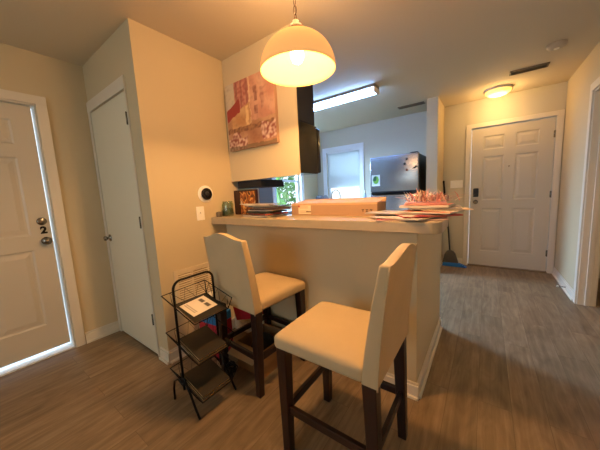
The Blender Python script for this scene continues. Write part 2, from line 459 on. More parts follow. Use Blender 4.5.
# ------------------------------------------------------------------ outside
struct('ground_outside', B(-14, 8, -9, 14, -.32, -.15), 'ground', 'pale concrete ground outside')
def bush(loc, r, h, label, seed):
    rnd = random.Random(seed); bm = bmesh.new()
    for i in range(900):
        a = rnd.uniform(0, 2*PI); q = rnd.random()**.5; zz = rnd.uniform(.1, 1)
        R_ = r*(.45+.55*math.sin(PI*min(1, zz*.95)))*q
        c = Vector((R_*math.cos(a), R_*math.sin(a), h*zz))
        d = Vector((rnd.gauss(0, 1), rnd.gauss(0, 1), rnd.gauss(0, .6))).normalized(); e = d.orthogonal().normalized(); s = rnd.uniform(.09, .2)
        vs = [bm.verts.new(c+d*s), bm.verts.new(c+e*s*.4), bm.verts.new(c-d*s), bm.verts.new(c-e*s*.4)]; bm.faces.new(vs)
    t = thing('garden_bush', label, 'bush', loc)
    obj('foliage', bm, 'leaf', t, normals=False)
    bm = bmesh.new(); tube(bm, [(0, 0, 0), (.02, 0, h*.4), (0, .02, h*.8)], .05, 8, rr=[.07, .05, .02]); obj('stem', bm, 'darkwood', t)
bush((-5.6, 5.2, -.15), 1.2, 2.6, 'leafy green bush seen through the kitchen side window', 1)
bush((-6.6, 7.4, -.15), 1.4, 3.0, 'taller leafy green bush farther off outside the side window', 2)

# ------------------------------------------------------------------ bar counter
bm = bmesh.new()
x0, x1, y0, y1, r = XO, -.165, 1.345, 1.68, .05
pts = [(x0, y0), (x1-r, y0)] + [(x1-r+r*math.sin(a), y0+r-r*math.cos(a)) for a in [PI/2*i/6 for i in range(1, 7)]] + \
      [(x1-r+r*math.cos(a), y1-r+r*math.sin(a)) for a in [PI/2*i/6 for i in range(0, 7)]] + [(x0, y1)]
lo = [bm.verts.new((x, y, 1.022)) for x, y in pts]; hi = [bm.verts.new((x, y, 1.08)) for x, y in pts]
bm.faces.new(lo[::-1]); bm.faces.new(hi)
for i in range(len(pts)): j = (i+1) % len(pts); bm.faces.new((lo[i], lo[j], hi[j], hi[i]))
tag(obj('bar_countertop', bm, 'counter', bevel=.004), 'long cream bar countertop with rounded right end on half wall', 'countertop')
tag(obj('kitchen_countertop', B(XO+.0, XE-.121, YP+.131, YE+.02, .872, .91), 'counter', bevel=.004), 'lower kitchen countertop behind the raised bar', 'countertop')

# ------------------------------------------------------------------ wall cabinets and microwave
t = thing('wall_cabinet', 'dark grey wall cabinet behind the hanging panel above microwave', 'cabinet', (XO, YS+.014, 1.79))
obj('body', B(0, XK-XO-.004, 0, .23, 0, H-1.792), 'cabgrey', t, bevel=.003)
for a in (0, 1):
    ww = (XK-XO-.01)/2; dd = obj('cabinet_door', B(a*ww+.004, a*ww+ww-.002, .231, .248, .004, H-1.80), 'cabgrey', t, bevel=.003)
    bm = bmesh.new(); lathe(bm, [(0, 0), (.008, 0), (.012, .02), (0, .024)], 12, mtx=Matrix.Rotation(-PI/2, 4, 'X'), c=(ww+(-.04 if a == 0 else .04), .248, .06)); obj('knob', bm, 'chrome', dd)
t = thing('microwave', 'black glossy over the range microwave under the grey cabinet', 'microwave', (XK-.745, YS+.014, 1.405))
obj('body', B(0, .741, 0, .26, 0, .383), 'blackgloss', t, bevel=.004)
dr = obj('door', B(.012, .60, .261, .315, .01, .373), 'blackgloss', t, bevel=.012, bseg=3)
obj('control_panel', B(.604, .741, .261, .315, .01, .373), 'blackgloss', t, bevel=.012, bseg=3)
bm = bmesh.new(); tube(bm, [(.575, .316, .05), (.575, .345, .07), (.575, .345, .31), (.575, .316, .33)], .008, 8); obj('handle', bm, 'steel', dr)
t = thing('range_hood', 'slim dark hood hanging below the beige panel beside the thermostat wall', 'range hood', (XO+.06, YS+.02, 1.322))
bm = B(0, .30, 0, .30, 0, .064); obj('body', bm, 'cabgrey', t, bevel=.004)
obj('lip', B(0, .30, .301, .315, .0, .05), 'blackgloss', t, bevel=.003)

# ------------------------------------------------------------------ kitchen run at the back wall
t = thing('base_cabinet', 'kitchen base cabinets under the window', 'cabinet', (XL+.005, 4.08, 0))
LX = 1.36
obj('body', B(0, LX, .02, .595, .09, .87), 'cabgrey', t)
obj('toe_kick', B(0, LX, .07, .59, 0, .09), 'darkgrey', t)
for i in range(3):
    a = i*LX/3; dd = obj('door', B(a+.006, a+LX/3-.006, 0, .019, .10, .86), 'cabgrey', t, bevel=.003)
    bm = bmesh.new(); tube(bm, [(a+.05, 0, .7), (a+.05, -.025, .71), (a+.05, -.025, .80), (a+.05, 0, .81)], .005, 6); obj('handle', bm, 'steel', dd)
t2 = tag(obj('sink_countertop', B(XL+.002, XL+LX+.01, 4.05, YD-.002, .872, .91), 'counter', bevel=.004), 'kitchen countertop below the blinded window', 'countertop')
t = thing('kitchen_faucet', 'tall curved chrome faucet arching in front of the kitchen window', 'faucet', (-2.30, 4.52, .91))
bm = bmesh.new(); lathe(bm, [(0, 0), (.03, 0), (.03, .01), (.018, .03), (.016, .06), (0, .06)], 16); obj('base', bm, 'chrome', t)
bm = bmesh.new(); tube(bm, [(0, 0, .05), (0, 0, .26)] + [(-.085+.085*math.cos(a), -.03*(a/PI), .26+.11*math.sin(a)) for a in [PI*i/12 for i in range(1, 13)]] + [(-.17, -.03, .20)], .010, 8); obj('spout', bm, 'chrome', t)
bm = bmesh.new(); tube(bm, [(.02, 0, .05), (.07, 0, .09)], .006, 8); obj('lever', bm, 'chrome', t)
t = thing('pantry_cabinet', 'tall grey cabinet against the left kitchen wall beside the side window', 'cabinet', (XL+.003, 2.30, 0))
obj('body', B(0, .33, 0, .55, .09, 2.1), mat('pantry_grey', '#6f6c6c', .5), t, bevel=.003)
obj('toe_kick', B(0, .29, .01, .54, 0, .09), 'darkgrey', t)
for z0, z1 in ((.10, 1.09), (1.10, 2.09)):
    dd = obj('door', B(.331, .35, .005, .545, z0, z1), mat('pantry_door_grey', '#74716f', .5), t, bevel=.003)
    bm = bmesh.new(); tube(bm, [(.35, .06, (z0+z1)/2-.06), (.375, .06, (z0+z1)/2-.05), (.375, .06, (z0+z1)/2+.05), (.35, .06, (z0+z1)/2+.06)], .005, 6); obj('handle', bm, 'steel', dd)
# dish rack and dishes
t = thing('dish_rack', 'dark wire dish rack left of the kitchen faucet', 'dish rack', (-2.62, 4.40, .91))
bm = bmesh.new()
for z in (.012, .11): tube(bm, [(-.17, -.13, z), (.17, -.13, z), (.17, .13, z), (-.17, .13, z)], .004, 6, closed=True)
for i in range(9):
    x = -.16+.04*i; tube(bm, [(x, -.13, .11), (x, -.13, .01), (x, .13, .01), (x, .13, .11)], .0025, 5)
obj('wire_frame', bm, 'black', t)
for i, (x, lab) in enumerate(((-.10, 'dark blue plate standing left in the dish rack'), (-.03, 'dark blue plate standing in middle of the dish rack'), (.06, 'dark blue plate standing right in the dish rack'))):
    bm = bmesh.new(); lathe(bm, [(0, 0), (.05, 0), (.13, .014), (.13, .018), (.05, .005), (0, .005)], 24, mtx=Matrix.Rotation(PI/2-.15, 4, 'Y'))
    tag(obj('plate', bm, mat('plate_blue%d' % i, '#39435e', .3), loc=(-2.62+x, 4.40, 1.06)), lab, 'plate', 'plates in the dish rack')
bm = bmesh.new(); lathe(bm, [(0, 0), (.03, 0), (.032, .02), (.032, .24), (.012, .27), (.012, .29), (0, .29)], 16)
t = thing('soap_bottle', 'pale blue bottle on the kitchen counter beside refrigerator', 'bottle', (-1.79, 4.5, .91))
obj('body', bm, mat('soap_blue', '#a9c3dd', .3), t); bm = bmesh.new(); lathe(bm, [(.01, .29), (.012, .32), (0, .325)], 12); box(bm, -.035, .008, -.007, .007, .32, .333); obj('pump', bm, 'white', t)
bm = bmesh.new(); lathe(bm, [(0, 0), (.05, 0), (.07, .03), (.055, .06), (.03, .08), (0, .083)], 16, sx=1.2); tag(obj('folded_cloth', bm, mat('cloth_pink', '#a98fa5', .9, bump=.5, bscale=20), loc=(-2.10, 4.42, .91)), 'crumpled mauve dish cloth on the counter right of faucet', 'cloth')
# ------------------------------------------------------------------ refrigerator
FX0, FX1, FY = -1.50, -.785, 4.0
t = thing('refrigerator', 'stainless steel top freezer refrigerator beside the wall stub', 'refrigerator', (FX0, FY, 0))
fw = FX1-FX0
obj('body', B(0, fw, .065, .665, .03, 1.73), 'darkgrey', t, bevel=.006)
fd = obj('freezer_door', B(.002, fw-.002, 0, .06, 1.205, 1.745), 'steel', t, bevel=.012, bseg=3)
bm = bmesh.new(); box(bm, .01, fw-.01, -.004, .02, 1.168, 1.20); obj('handle_recess', bm, 'darkgrey', fd)
rd = obj('fridge_door', B(.002, fw-.002, 0, .06, .06, 1.165), 'steel', t, bevel=.012, bseg=3)
bm = bmesh.new(); box(bm, .03, .62, -.02, -.001, 1.172, 1.20); obj('handle', bm, 'blackgloss', fd, bevel=.004)
obj('top_hinge', B(fw-.12, fw-.02, .02, .09, 1.746, 1.76), 'darkgrey', t, bevel=.003)
obj('kick_grille', B(.02, fw-.02, .03, .06, 0, .055), 'darkgrey', t)
# magnets and the green picture
for i, (x, z) in enumerate(((.555, 1.665), (.525, 1.60), (.555, 1.51))):
    bm = bmesh.new(); lathe(bm, [(0, 0), (.018, 0), (.018, .006), (0, .008)], 14, mtx=Matrix.Rotation(PI/2, 4, 'X'))
    tag(obj('fridge_magnet', bm, mat('magnet%d' % i, '#2a2018' if i < 2 else '#7c3b20', .4), loc=(FX0+x, FY-.0005, z)), ('round black magnet, topmost on the freezer door', 'small black magnet left of the topmost one on freezer door', 'round reddish brown magnet below the two black ones')[i], 'magnet')
bm = bmesh.new(); box(bm, -.03, .03, -.006, 0, -.012, .012, mtx=Matrix.Rotation(-.45, 4, 'Y')); tag(obj('fridge_clip', bm, 'black', loc=(FX0+.67, FY-.0005, 1.54), bevel=.003), 'tilted dark clip at right side of the freezer door', 'clip')
bm = bmesh.new(); gx, gz = 24, 30
def paint_grid(x0, x1, z0, z1, nx, nz, fn, y=0, bm=None):
    bm = bm or bmesh.new(); lay = bm.loops.layers.float_color.get('paint') or bm.loops.layers.float_color.new('paint')
    V = [[bm.verts.new((x0+(x1-x0)*i/nx, y, z0+(z1-z0)*j/nz)) for i in range(nx+1)] for j in range(nz+1)]
    for j in range(nz):
        for i in range(nx):
            f = bm.faces.new((V[j][i], V[j][i+1], V[j+1][i+1], V[j+1][i]))
            for l in f.loops:
                u = (l.vert.co.x-x0)/(x1-x0); v = (l.vert.co.z-z0)/(z1-z0)
                c = fn(u, v); l[lay] = (c[0], c[1], c[2], 1)
    return bm
def hx(s): return srgb(s)[:3]
def mixc(a, b, t): t = max(0, min(1, t)); return tuple(a[i]*(1-t)+b[i]*t for i in range(3))
def sticker(u, v):
    c = hx('#cfd8d0'); d = math.hypot(u-.5, v-.55)
    if d < .36: c = hx('#235a34') if math.hypot(u-.35, v-.7) < .25 else hx('#6fae3c')
    if v < .12: c = hx('#e8ece8')
    return c
VC = vcol_mat('painted_print')
tag(obj('fridge_picture', paint_grid(0, .13, 0, .17, 20, 26, sticker), VC, loc=(FX0+.03, FY-.002, 1.30), solid=.001), 'small green and white picture at lower left of the freezer door', 'picture')

# ------------------------------------------------------------------ painting
import mathutils.noise as mn
def street(u, v):
    u, v = u+.02*mn.noise(Vector((u*9, v*9, 3))), v+.02*mn.noise(Vector((u*9, v*9, 8)))
    n = mn.noise(Vector((u*6, v*6, 1.3))); n2 = mn.noise(Vector((u*22, v*22, 4.1)))
    c = mixc(hx('#c59a77'), hx('#a4704e'), .5+n)
    if v > .62 and u < .24: c = hx('#c3b8a4')                          # sky
    if .2 < u < .52 and v > .52: # left house
        c = mixc(hx('#b0635a'), hx('#c98f7a'), .5+n2)
        if (u*9) % 1 < .35 and v > .62: c = mixc(c, hx('#8a5048'), .6)
    if u > .52 and v > .38:
        c = mixc(hx('#c78d74'), hx('#d6a78a'), .5+n)
        if .60 < u < .67 and (.46 < v < .58 or .64 < v < .84): c = mixc(hx('#8d5548'), hx('#b58670'), .5+n2)
        if .74 < u < .80 and .5 < v < .8: c = mixc(hx('#b07a66'), hx('#c99a82'), .5+n2)
    if .50 < u < .53 and v > .35: c = hx('#e0bd98')
    if u < .30 and .45+u*.35 < v < .60+u*.55 and v < .74: c = hx('#9c3a33')     # red awning
    if .1 < u < .52 and .32 < v < .5+u*.3 and not (u < .30 and v > .45+u*.35): c = mixc(hx('#c08c5c'), hx('#d8b183'), .5+n)
    if abs(u-.45) < .03 and .34 < v < .62: c = hx('#e6c38c')
    if .25 < v < .33: c = mixc(hx('#83583f'), hx('#a97a56'), .5+n2*1.5)
    if v <= .25: c = mixc(hx('#c79b78'), hx('#ab7657'), .5+n)
    if (u < .42 and v < .22+n*.1) or (u > .72 and .08 < v < .36+n*.1):
        c = mixc(hx('#9a564a'), hx('#e2c3ae'), .45+n2*1.6)
    if v < .05: c = mixc(c, hx('#6a5a40'), .7)
    return mixc(c, hx('#5a3028'), max(0, -n2)*.3)
pw, ph = .56, .555
t = thing('painting', 'unframed canvas painting of a street scene in pink and terracotta', 'painting', (-1.885, YS, 1.655))
obj('canvas', paint_grid(0, pw, 0, ph, 84, 84, street, y=-.0305), VC, t)
obj('canvas_edge', B(0, pw, -.03, 0, 0, ph), mat('canvas_side', '#b08a70', .8), t)

# ------------------------------------------------------------------ wall fittings
t = thing('thermostat', 'round dark thermostat on a white wall plate', 'thermostat', (XO, 1.312, 1.285), PI/2)
Rx = Matrix.Rotation(PI/2, 4, 'X')
bm = bmesh.new(); lathe(bm, [(0, 0), (.072, 0), (.072, .004), (.066, .007), (0, .007)], 40, mtx=Rx); obj('wall_plate', bm, 'white', t)
bm = bmesh.new(); lathe(bm, [(0, .007), (.045, .007), (.050, .014), (.050, .022), (.046, .026), (0, .026)], 36, mtx=Rx); obj('dial', bm, 'blackgloss', t)
bm = bmesh.new(); lathe(bm, [(.0, .0262), (.022, .0262), (.022, .0268), (0, .0268)], 24, mtx=Rx); obj('display', bm, mat('thermo_display', '#15171b', .35), t)
def switch(name, label, loc, rz, n=1):
    t = thing(name, label, 'light switch', loc, rz)
    w = .036+.046*(n-1) if n > 1 else .036
    obj('wall_plate', B(-w, w, -.006, 0, -.058, .058), 'white', t, bevel=.004)
    for i in range(n):
        x = (i-(n-1)/2)*.046; obj('toggle', B(x-.006, x+.006, -.017, -.0061, -.002, .014), 'white', t, bevel=.002)
switch('light_switch', 'single white light switch below the thermostat', (XO, 1.245, 1.125), PI/2)
switch('light_switch', 'double white light switch beside the entry door', (-.375, YD, 1.265), 0, 2)
# return air grille
gy0, gy1, gz0, gz1 = .965, 1.41, .34, .70
t = thing('air_grille', 'cream return air grille low on the thermostat wall', 'air grille', (XO, gy0, gz0), PI/2)
gw, gh = gy1-gy0, gz1-gz0
bm = bmesh.new(); s = .028
for a in ((0, gw, 0, s), (0, gw, gh-s, gh)): box(bm, a[0], a[1], -.012, 0, a[2], a[3])
for x in (0, gw-s): box(bm, x, x+s, -.012, 0, s, gh-s)
for x in (gw*.333-.008, gw*.666-.008): box(bm, x, x+.016, -.012, 0, s, gh-s)
obj('frame', bm, 'grille', t, bevel=.002)
bm = bmesh.new(); k = 17
for i in range(k):
    z = s+.008+(gh-2*s-.012)*i/(k-1); box(bm, s, gw-s, -.008, .008, -.0015, .0015, mtx=Matrix.Translation((0, -.004, z)) @ Matrix.Rotation(.7, 4, 'X'))
obj('louvers', bm, 'grille', t)
obj('backing', B(s*.5, gw-s*.5, -.0015, -.0005, s*.5, gh-s*.5), mat('grille_dark', '#8b7350', .9), t)
# ceiling registers, smoke detector
def register(label, cx, cy, w, d):
    t = thing('ceiling_vent', label, 'vent', (cx, cy, H))
    bm = bmesh.new(); e = .016
    box(bm, -w/2, w/2, -d/2, -d/2+e, -.012, 0); box(bm, -w/2, w/2, d/2-e, d/2, -.012, 0); box(bm, -w/2, -w/2+e, -d/2+e, d/2-e, -.012, 0); box(bm, w/2-e, w/2, -d/2+e, d/2-e, -.012, 0)
    obj('frame', bm, 'vent', t, bevel=.002)
    bm = bmesh.new()
    for i in range(6):
        y = -d/2+e+(d-2*e)*(i+.5)/6; box(bm, -w/2+e, w/2-e, -.007, .007, -.001, .001, mtx=Matrix.Translation((0, y, -.006)) @ Matrix.Rotation(.8, 4, 'X'))
    obj('slats', bm, 'vent', t)
    obj('backing', B(-w/2+e*.5, w/2-e*.5, -d/2+e*.5, d/2-e*.5, -.0012, -.0004), 'black', t)
register('narrow brown ceiling vent near the entry light', .33, 3.85, .32, .12)
register('thin dark ceiling vent above the refrigerator', -.93, 4.19, .36, .10)
t = thing('smoke_detector', 'round white smoke detector on the ceiling near right wall', 'smoke detector', (.47, 3.36, H))
bm = bmesh.new(); lathe(bm, [(0, 0), (.068, 0), (.07, -.012), (.062, -.03), (.03, -.038), (0, -.038)], 32); obj('body', bm, mat('detector', '#b9b0a2', .5), t)
bm = bmesh.new(); lathe(bm, [(.0, -.0385), (.02, -.0385), (.018, -.043), (0, -.044)], 16); obj('button', bm, 'white', t)

# ------------------------------------------------------------------ lights (fixtures and an added fill)
def light(name, kind, loc, energy, col, size=.1, sizey=None, rot=(0, 0, 0), parent=None):
    ld = bpy.data.lights.new(name, kind); ld.energy = energy; ld.color = col
    if kind == 'AREA':
        ld.size = size
        if sizey: ld.shape = 'RECTANGLE'; ld.size_y = sizey
    elif kind == 'POINT': ld.shadow_soft_size = size
    elif kind == 'SUN': ld.angle = size
    o = bpy.data.objects.new(name, ld); C.objects.link(o); o.location = loc; o.rotation_euler = rot
    if parent: o.parent = parent
    return o
# pendant
PX, PY, PZ = -.750, 1.075, 1.832      # centre of the rim
t = thing('pendant_lamp', 'glowing white glass dome pendant lamp hanging on a chain over stools', 'lamp', (PX, PY, PZ))
R0 = .180; hh = .166
bm = bmesh.new()
lathe(bm, [(R0*math.cos(a)**.9 if a < 1.4 else R0*math.cos(a), hh*math.sin(a)) for a in [1.42*i/16 for i in range(17)]], 56)
M['shade'] = transl_mat('shade_glass', '#a07a48', .04, '#ffb468', .85)
obj('shade', bm, 'shade', t, solid=.003, smooth=True)
bm = bmesh.new(); lathe(bm, [(.0, .163), (.035, .165), (.04, .176), (.036, .196), (.02, .203), (.018, .22), (.008, .225), (0, .226)], 24); obj('cap', bm, 'nail', t)
bm = bmesh.new(); lathe(bm, [(0, .035), (.02, .04), (.032, .065), (.028, .09), (.014, .12), (.013, .15), (0, .15)], 20); obj('bulb', bm, emis('bulb_glow', '#ffe9c4', 30), t)
bm = bmesh.new(); z = .222; i = 0; L_ = .034
while PZ+z < H-.04:
    ring = []
    for k in range(14):
        a = 2*PI*k/14; u = .0085*math.cos(a); w = .02*math.sin(a)
        ring.append((u if i % 2 else 0, 0 if i % 2 else u, z+.014+w))
    tube(bm, ring, .0022, 6, closed=True); z += L_; i += 1
obj('chain', bm, 'nail', t)
bm = bmesh.new(); tube(bm, [(.0, .004, .25), (.004, 0, .4), (0, .003, H-PZ-.03)], .0018, 6); obj('cord', bm, 'nail', t)
bm = bmesh.new(); lathe(bm, [(0, H-PZ), (.06, H-PZ), (.055, H-PZ-.02), (.02, H-PZ-.035), (0, H-PZ-.035)], 28); obj('canopy', bm, 'nail', t)
WARM = (1, .66, .34)
light('pendant_bulb_light', 'POINT', (PX, PY, PZ+.06), 125, (1, .54, .20), .04)
light('added_ceiling_fill', 'POINT', (PX, PY, PZ+.40), 31, (1, .56, .25), .15)  # added fill above the shade for ceiling and upper walls, no bulb there
# entry flush light
t = thing('ceiling_light', 'glowing amber flush dome light on the ceiling before the entry door', 'ceiling light', (.085, 4.36, H))
bm = bmesh.new(); lathe(bm, [(0, 0), (.15, 0), (.15, -.018), (.14, -.022), (0, -.022)], 36); obj('base', bm, 'white', t)
bm = bmesh.new(); lathe(bm, [(.138, -.022), (.132, -.045), (.10, -.07), (.05, -.083), (0, -.086)], 36); obj('dome', bm, emis('entry_dome_glow', '#ffb840', 2.4), t)
light('entry_light', 'POINT', (.085, 4.36, H-.17), 10, (1, .60, .22), .06)
# kitchen fluorescent
t = thing('fluorescent_light', 'long white fluorescent ceiling light in the kitchen', 'ceiling light', (-1.72, 3.11, H))
bm = bmesh.new(); box(bm, -.66, .66, -.075, .075, -.035, 0); obj('housing', bm, mat('fixture_brown', '#8a8078', .5), t, bevel=.004)
bm = bmesh.new()
prof = [(-.075, -.036), (-.07, -.06), (-.045, -.082), (0, -.088), (.045, -.082), (.07, -.06), (.075, -.036)]
A = [bm.verts.new((-.64, y, z)) for y, z in prof]; Bv = [bm.verts.new((.64, y, z)) for y, z in prof]
for i in range(6): bm.faces.new((A[i], A[i+1], Bv[i+1], Bv[i]))
bm.faces.new(A); bm.faces.new(Bv[::-1]); bm.faces.new((A[0], Bv[0], Bv[6], A[6]))
obj('diffuser', bm, emis('fluoro_glow', '#86b6ff', 46), t)
for x in (-.66, .64): obj('end_cap', B(x, x+.02, -.078, .078, -.092, -.0355), 'white', t, bevel=.003)

# ------------------------------------------------------------------ bar stools
def rbox(bm, x0, x1, y0, y1, z0, z1, crown=0, n=10):
    """soft cushion: gridded box whose top bulges"""
    V = {}
    def v(i, j, k):
        if (i, j, k) not in V:
            u, w = i/n, j/n; x = x0+(x1-x0)*u; y = y0+(y1-y0)*w
            z = z0 if k == 0 else z1+crown*(1-(2*u-1)**4)*(1-(2*w-1)**4)
            V[(i, j, k)] = bm.verts.new((x, y, z))
        return V[(i, j, k)]
    for i in range(n):
        for j in range(n):
            bm.faces.new((v(i,j,1), v(i+1,j,1), v(i+1,j+1,1), v(i,j+1,1))); bm.faces.new((v(i,j,0), v(i,j+1,0), v(i+1,j+1,0), v(i+1,j,0)))
    for i in range(n):
        bm.faces.new((v(i,0,0), v(i+1,0,0), v(i+1,0,1), v(i,0,1))); bm.faces.new((v(i,n,0), v(i,n,1), v(i+1,n,1), v(i+1,n,0)))
        bm.faces.new((v(0,i,0), v(0,i,1), v(0,i+1,1), v(0,i+1,0))); bm.faces.new((v(n,i,0), v(n,i+1,0), v(n,i+1,1), v(n,i,1)))

SW, SD = .435, .487
def make_stool(label):
    t = thing('bar_stool', label, 'bar stool', (0, 0, 0), 0, 'upholstered bar stools at the counter')
    hw = SW/2
    bm = bmesh.new(); rbox(bm, -hw-.004, hw+.004, .052, SD, .548, .616, .024)
    obj('seat', bm, 'fabric', t, bevel=.022, bseg=5)
    # back: slab swept up with a camel top, leaning back
    bm = bmesh.new(); nx, nz = 24, 14
    def top(u):   # u -1..1
        a = abs(u)
        s = 0 if a > .86 else .5+.5*math.cos(PI*min(1, a/.86))
        return 1.0+.034*s**.8
    def P(i, j, f):
        u = -1+2*i/nx; zt = top(u); z = .545+(zt-.545)*j/nz; q = (z-.545)/.455; uu = u*(1-.075*q)
        lean = -.042*q**1.5 - .008*(1-u*u)*q
        th = .064-.026*q
        return (uu*hw, lean+(th if f else 0), z)
    V = {(i, j, f): bm.verts.new(P(i, j, f)) for i in range(nx+1) for j in range(nz+1) for f in (0, 1)}
    for i in range(nx):
        for j in range(nz):
            for f in (0, 1): bm.faces.new([V[(i+a, j+b, f)] for a, b in ((0,0),(1,0),(1,1),(0,1))])
        bm.faces.new((V[(i,0,0)], V[(i+1,0,0)], V[(i+1,0,1)], V[(i,0,1)])); bm.faces.new((V[(i,nz,0)], V[(i+1,nz,0)], V[(i+1,nz,1)], V[(i,nz,1)]))
    for j in range(nz):
        for i in (0, nx): bm.faces.new((V[(i,j,0)], V[(i,j+1,0)], V[(i,j+1,1)], V[(i,j,1)]))
    bk = obj('backrest', bm, 'fabric', t, bevel=.008, bseg=3)
    bm = bmesh.new()     # welt along the rear edges
    pl = [P(0, j, 0) for j in range(0, nz+1)] + [P(i, nz, 0) for i in range(1, nx+1)] + [P(nx, j, 0) for j in range(nz-1, -1, -1)]
    tube(bm, [(p[0]*.992, p[1]+.001, p[2]-.002) for p in pl], .0035, 6); obj('piping', bm, 'fabric', bk)
    def leg(x, y, dx, dy, zt):
        bm = bmesh.new(); a, b = .027, .020
        lo = [bm.verts.new((x+dx+s*b, y+dy+r*b, 0)) for s, r in ((-1,-1),(1,-1),(1,1),(-1,1))]
        hi = [bm.verts.new((x+s*a, y+r*a, zt)) for s, r in ((-1,-1),(1,-1),(1,1),(-1,1))]
        bm.faces.new(lo[::-1]); bm.faces.new(hi)
        for i in range(4): bm.faces.new((lo[i], lo[(i+1)%4], hi[(i+1)%4], hi[i]))
        obj('leg', bm, 'darkwood', t, bevel=.004)
    lx = hw-.028
    for s in (-1, 1):
        leg(s*lx, .034, 0, -.016, .553); leg(s*lx, SD-.04, 0, .006, .556)
    for s in (-1, 1): obj('stretcher', B(s*lx-.011, s*lx+.011, .05, SD-.055, .225, .262), 'darkwood', t, bevel=.003)
    obj('stretcher', B(-lx+.02, lx-.02, SD-.047, SD-.025, .225, .262), 'darkwood', t, bevel=.003)
    obj('stretcher', B(-lx+.02, lx-.02, .016, .036, .225, .262), 'darkwood', t, bevel=.003)
    return t
sA = make_stool('cream upholstered bar stool in front, its seat facing left')
sA.location = (-.286, 1.018, 0); sA.rotation_euler = (0, 0, PI/2)
sB = copy_tree(sA); sB.location = (-1.300, 1.000, 0); sB.rotation_euler = (0, 0, math.radians(-4))
sB['label'] = 'cream upholstered bar stool tucked facing the counter beside the wire rack'

# ------------------------------------------------------------------ wire rack
RX, RY0, RY1 = -1.415, .69, .95
t = thing('wire_rack', 'black wire rack with three tilted shelves beside the bar stool', 'rack', (RX, RY0, 0))
D = RY1-RY0
bm = bmesh.new(); r = .05
pts = [(0, 0, .13), (0, 0, .45)] + [(0, r-r*math.cos(a), .79-r+r*math.sin(a)) for a in [PI/2*i/6 for i in range(7)]] + [(0, D-r+r*math.sin(a), .79-r+r*math.cos(a)) for a in [PI/2*i/6 for i in range(7)]] + [(0, D, .45), (0, D, .13)]
tube(bm, pts, .0075, 8)
obj('hoop_frame', bm, 'black', t)
for y in (0, D):
    bm = bmesh.new(); tube(bm, [(-.02, y, .225), (.01, y, .20), (.06, y, .13), (.105, y, .05), (.138, y, .005)], .0068, 8); obj('leg', bm, 'black', t)
    bm = bmesh.new(); tube(bm, [(0, y, .15), (-.06, y, .17), (-.11, y, .14), (-.13, y, .08), (-.133, y, .005)], .0068, 8); obj('leg', bm, 'black', t)
trays = []; TY = (.03, .052, .052)
SH = ((.58, .64), (.345, .41), (.118, .18))
for n_, (zf, zb_) in enumerate(SH):
    xf, xb = .172, -.04
    bm = bmesh.new(); wr = .0032
    c = {'fl': (xf, .008, zf), 'fr': (xf, D-TY[n_], zf), 'bl': (xb, .008, zb_), 'br': (xb, D-TY[n_], zb_)}
    rim = {'fl': (xf-.015, -.01, zf+.03), 'fr': (xf-.015, D+.015, zf+.05), 'bl': (xb-.075, -.015, zb_+.05), 'br': (xb-.075, D+.015, zb_+.06)}
    tube(bm, [c['fl'], c['fr'], c['br'], c['bl']], wr, 6, closed=True)
    tube(bm, [rim['fr'], rim['br'], rim['bl'], rim['fl']], wr, 6)
    for kk in c: tube(bm, [c[kk], rim[kk]], wr, 6)
    # scroll-like zigzag wires on back and sides
    for (a, b, ra, rb) in (('bl', 'br', 'bl', 'br'), ('fl', 'bl', 'fl', 'bl'), ('fr', 'br', 'fr', 'br')):
        zz = []
        for q in range(7):
            u = q/6; lo = Vector(c[a]).lerp(Vector(c[b]), u); hi = Vector(rim[ra]).lerp(Vector(rim[rb]), u); zz.append(lo if q % 2 == 0 else hi)
        tube(bm, zz, .0018, 5)
    for q in range(1, 6): tube(bm, [(xf, D*q/6, zf), (xb, D*q/6, zb_)], .0018, 5)
    tray = obj('basket', bm, 'black', t); trays.append(tray)
# boards / papers on the shelves
cover = mat('magazine_dark_cover', '#2c251b', .45, var=.25, vscale=8)
pagesM = mat('aged_pages', '#b6976a', .8, var=.2, vscale=90)
for n_, (zf, zb_) in enumerate(SH):
    ang = math.atan2(zb_-zf, .212)
    cnt = (1, 2, 2)[n_]
    for q in range(cnt):
        th = .012 if n_ else .006
        bm = bmesh.new(); w_, d_ = .208, (.205, .188, .188)[n_]-q*.005
        box(bm, -w_+.003, -.002, .002, d_-.002, .001, th-.001, 1); box(bm, -w_, 0, 0, d_, 0, .001, 0); box(bm, -w_, 0, 0, d_, th-.001, th, 0)
        o = obj('magazine', bm, [cover, pagesM], loc=(RX+.172-q*.004, RY0+.012+q*.003, zf+.0045+q*(th+.001)), rot=(0, ang, 0))
        pl = ('top', 'middle', 'bottom')[n_]; ps = 'single ' if cnt == 1 else ('lower ' if q == 0 else 'upper ')
        tag(o, ps+'dark covered magazine lying on the %s shelf of wire rack' % pl, 'magazine')
def leaflet(u, v):
    c = hx('#e8dccb')
    if .62 < v < .9 and .1 < u < .9:
        if (.15 < u < .42 or .52 < u < .85) and .66 < v < .84: c = hx('#5c554c')
    if .12 < v < .5 and (v*14) % 1 < .3 and .1 < u < .85: c = hx('#a59a8a')
    return c
bm = paint_grid(0, .13, 0, .165, 20, 26, leaflet)
for v in bm.verts: v.co = Vector((v.co.x, v.co.z, .0006))
ang = math.atan2(.06, .212)
o = obj('leaflet', bm, VC, solid=.0006); o.matrix_world = Matrix.Translation((RX+.01, RY0+.02, .58+.0125+.172*.283)) @ Matrix.Rotation(ang, 4, 'Y') @ Matrix.Rotation(.08, 4, 'Z')
tag(o, 'white printed leaflet on the top shelf of wire rack', 'leaflet')

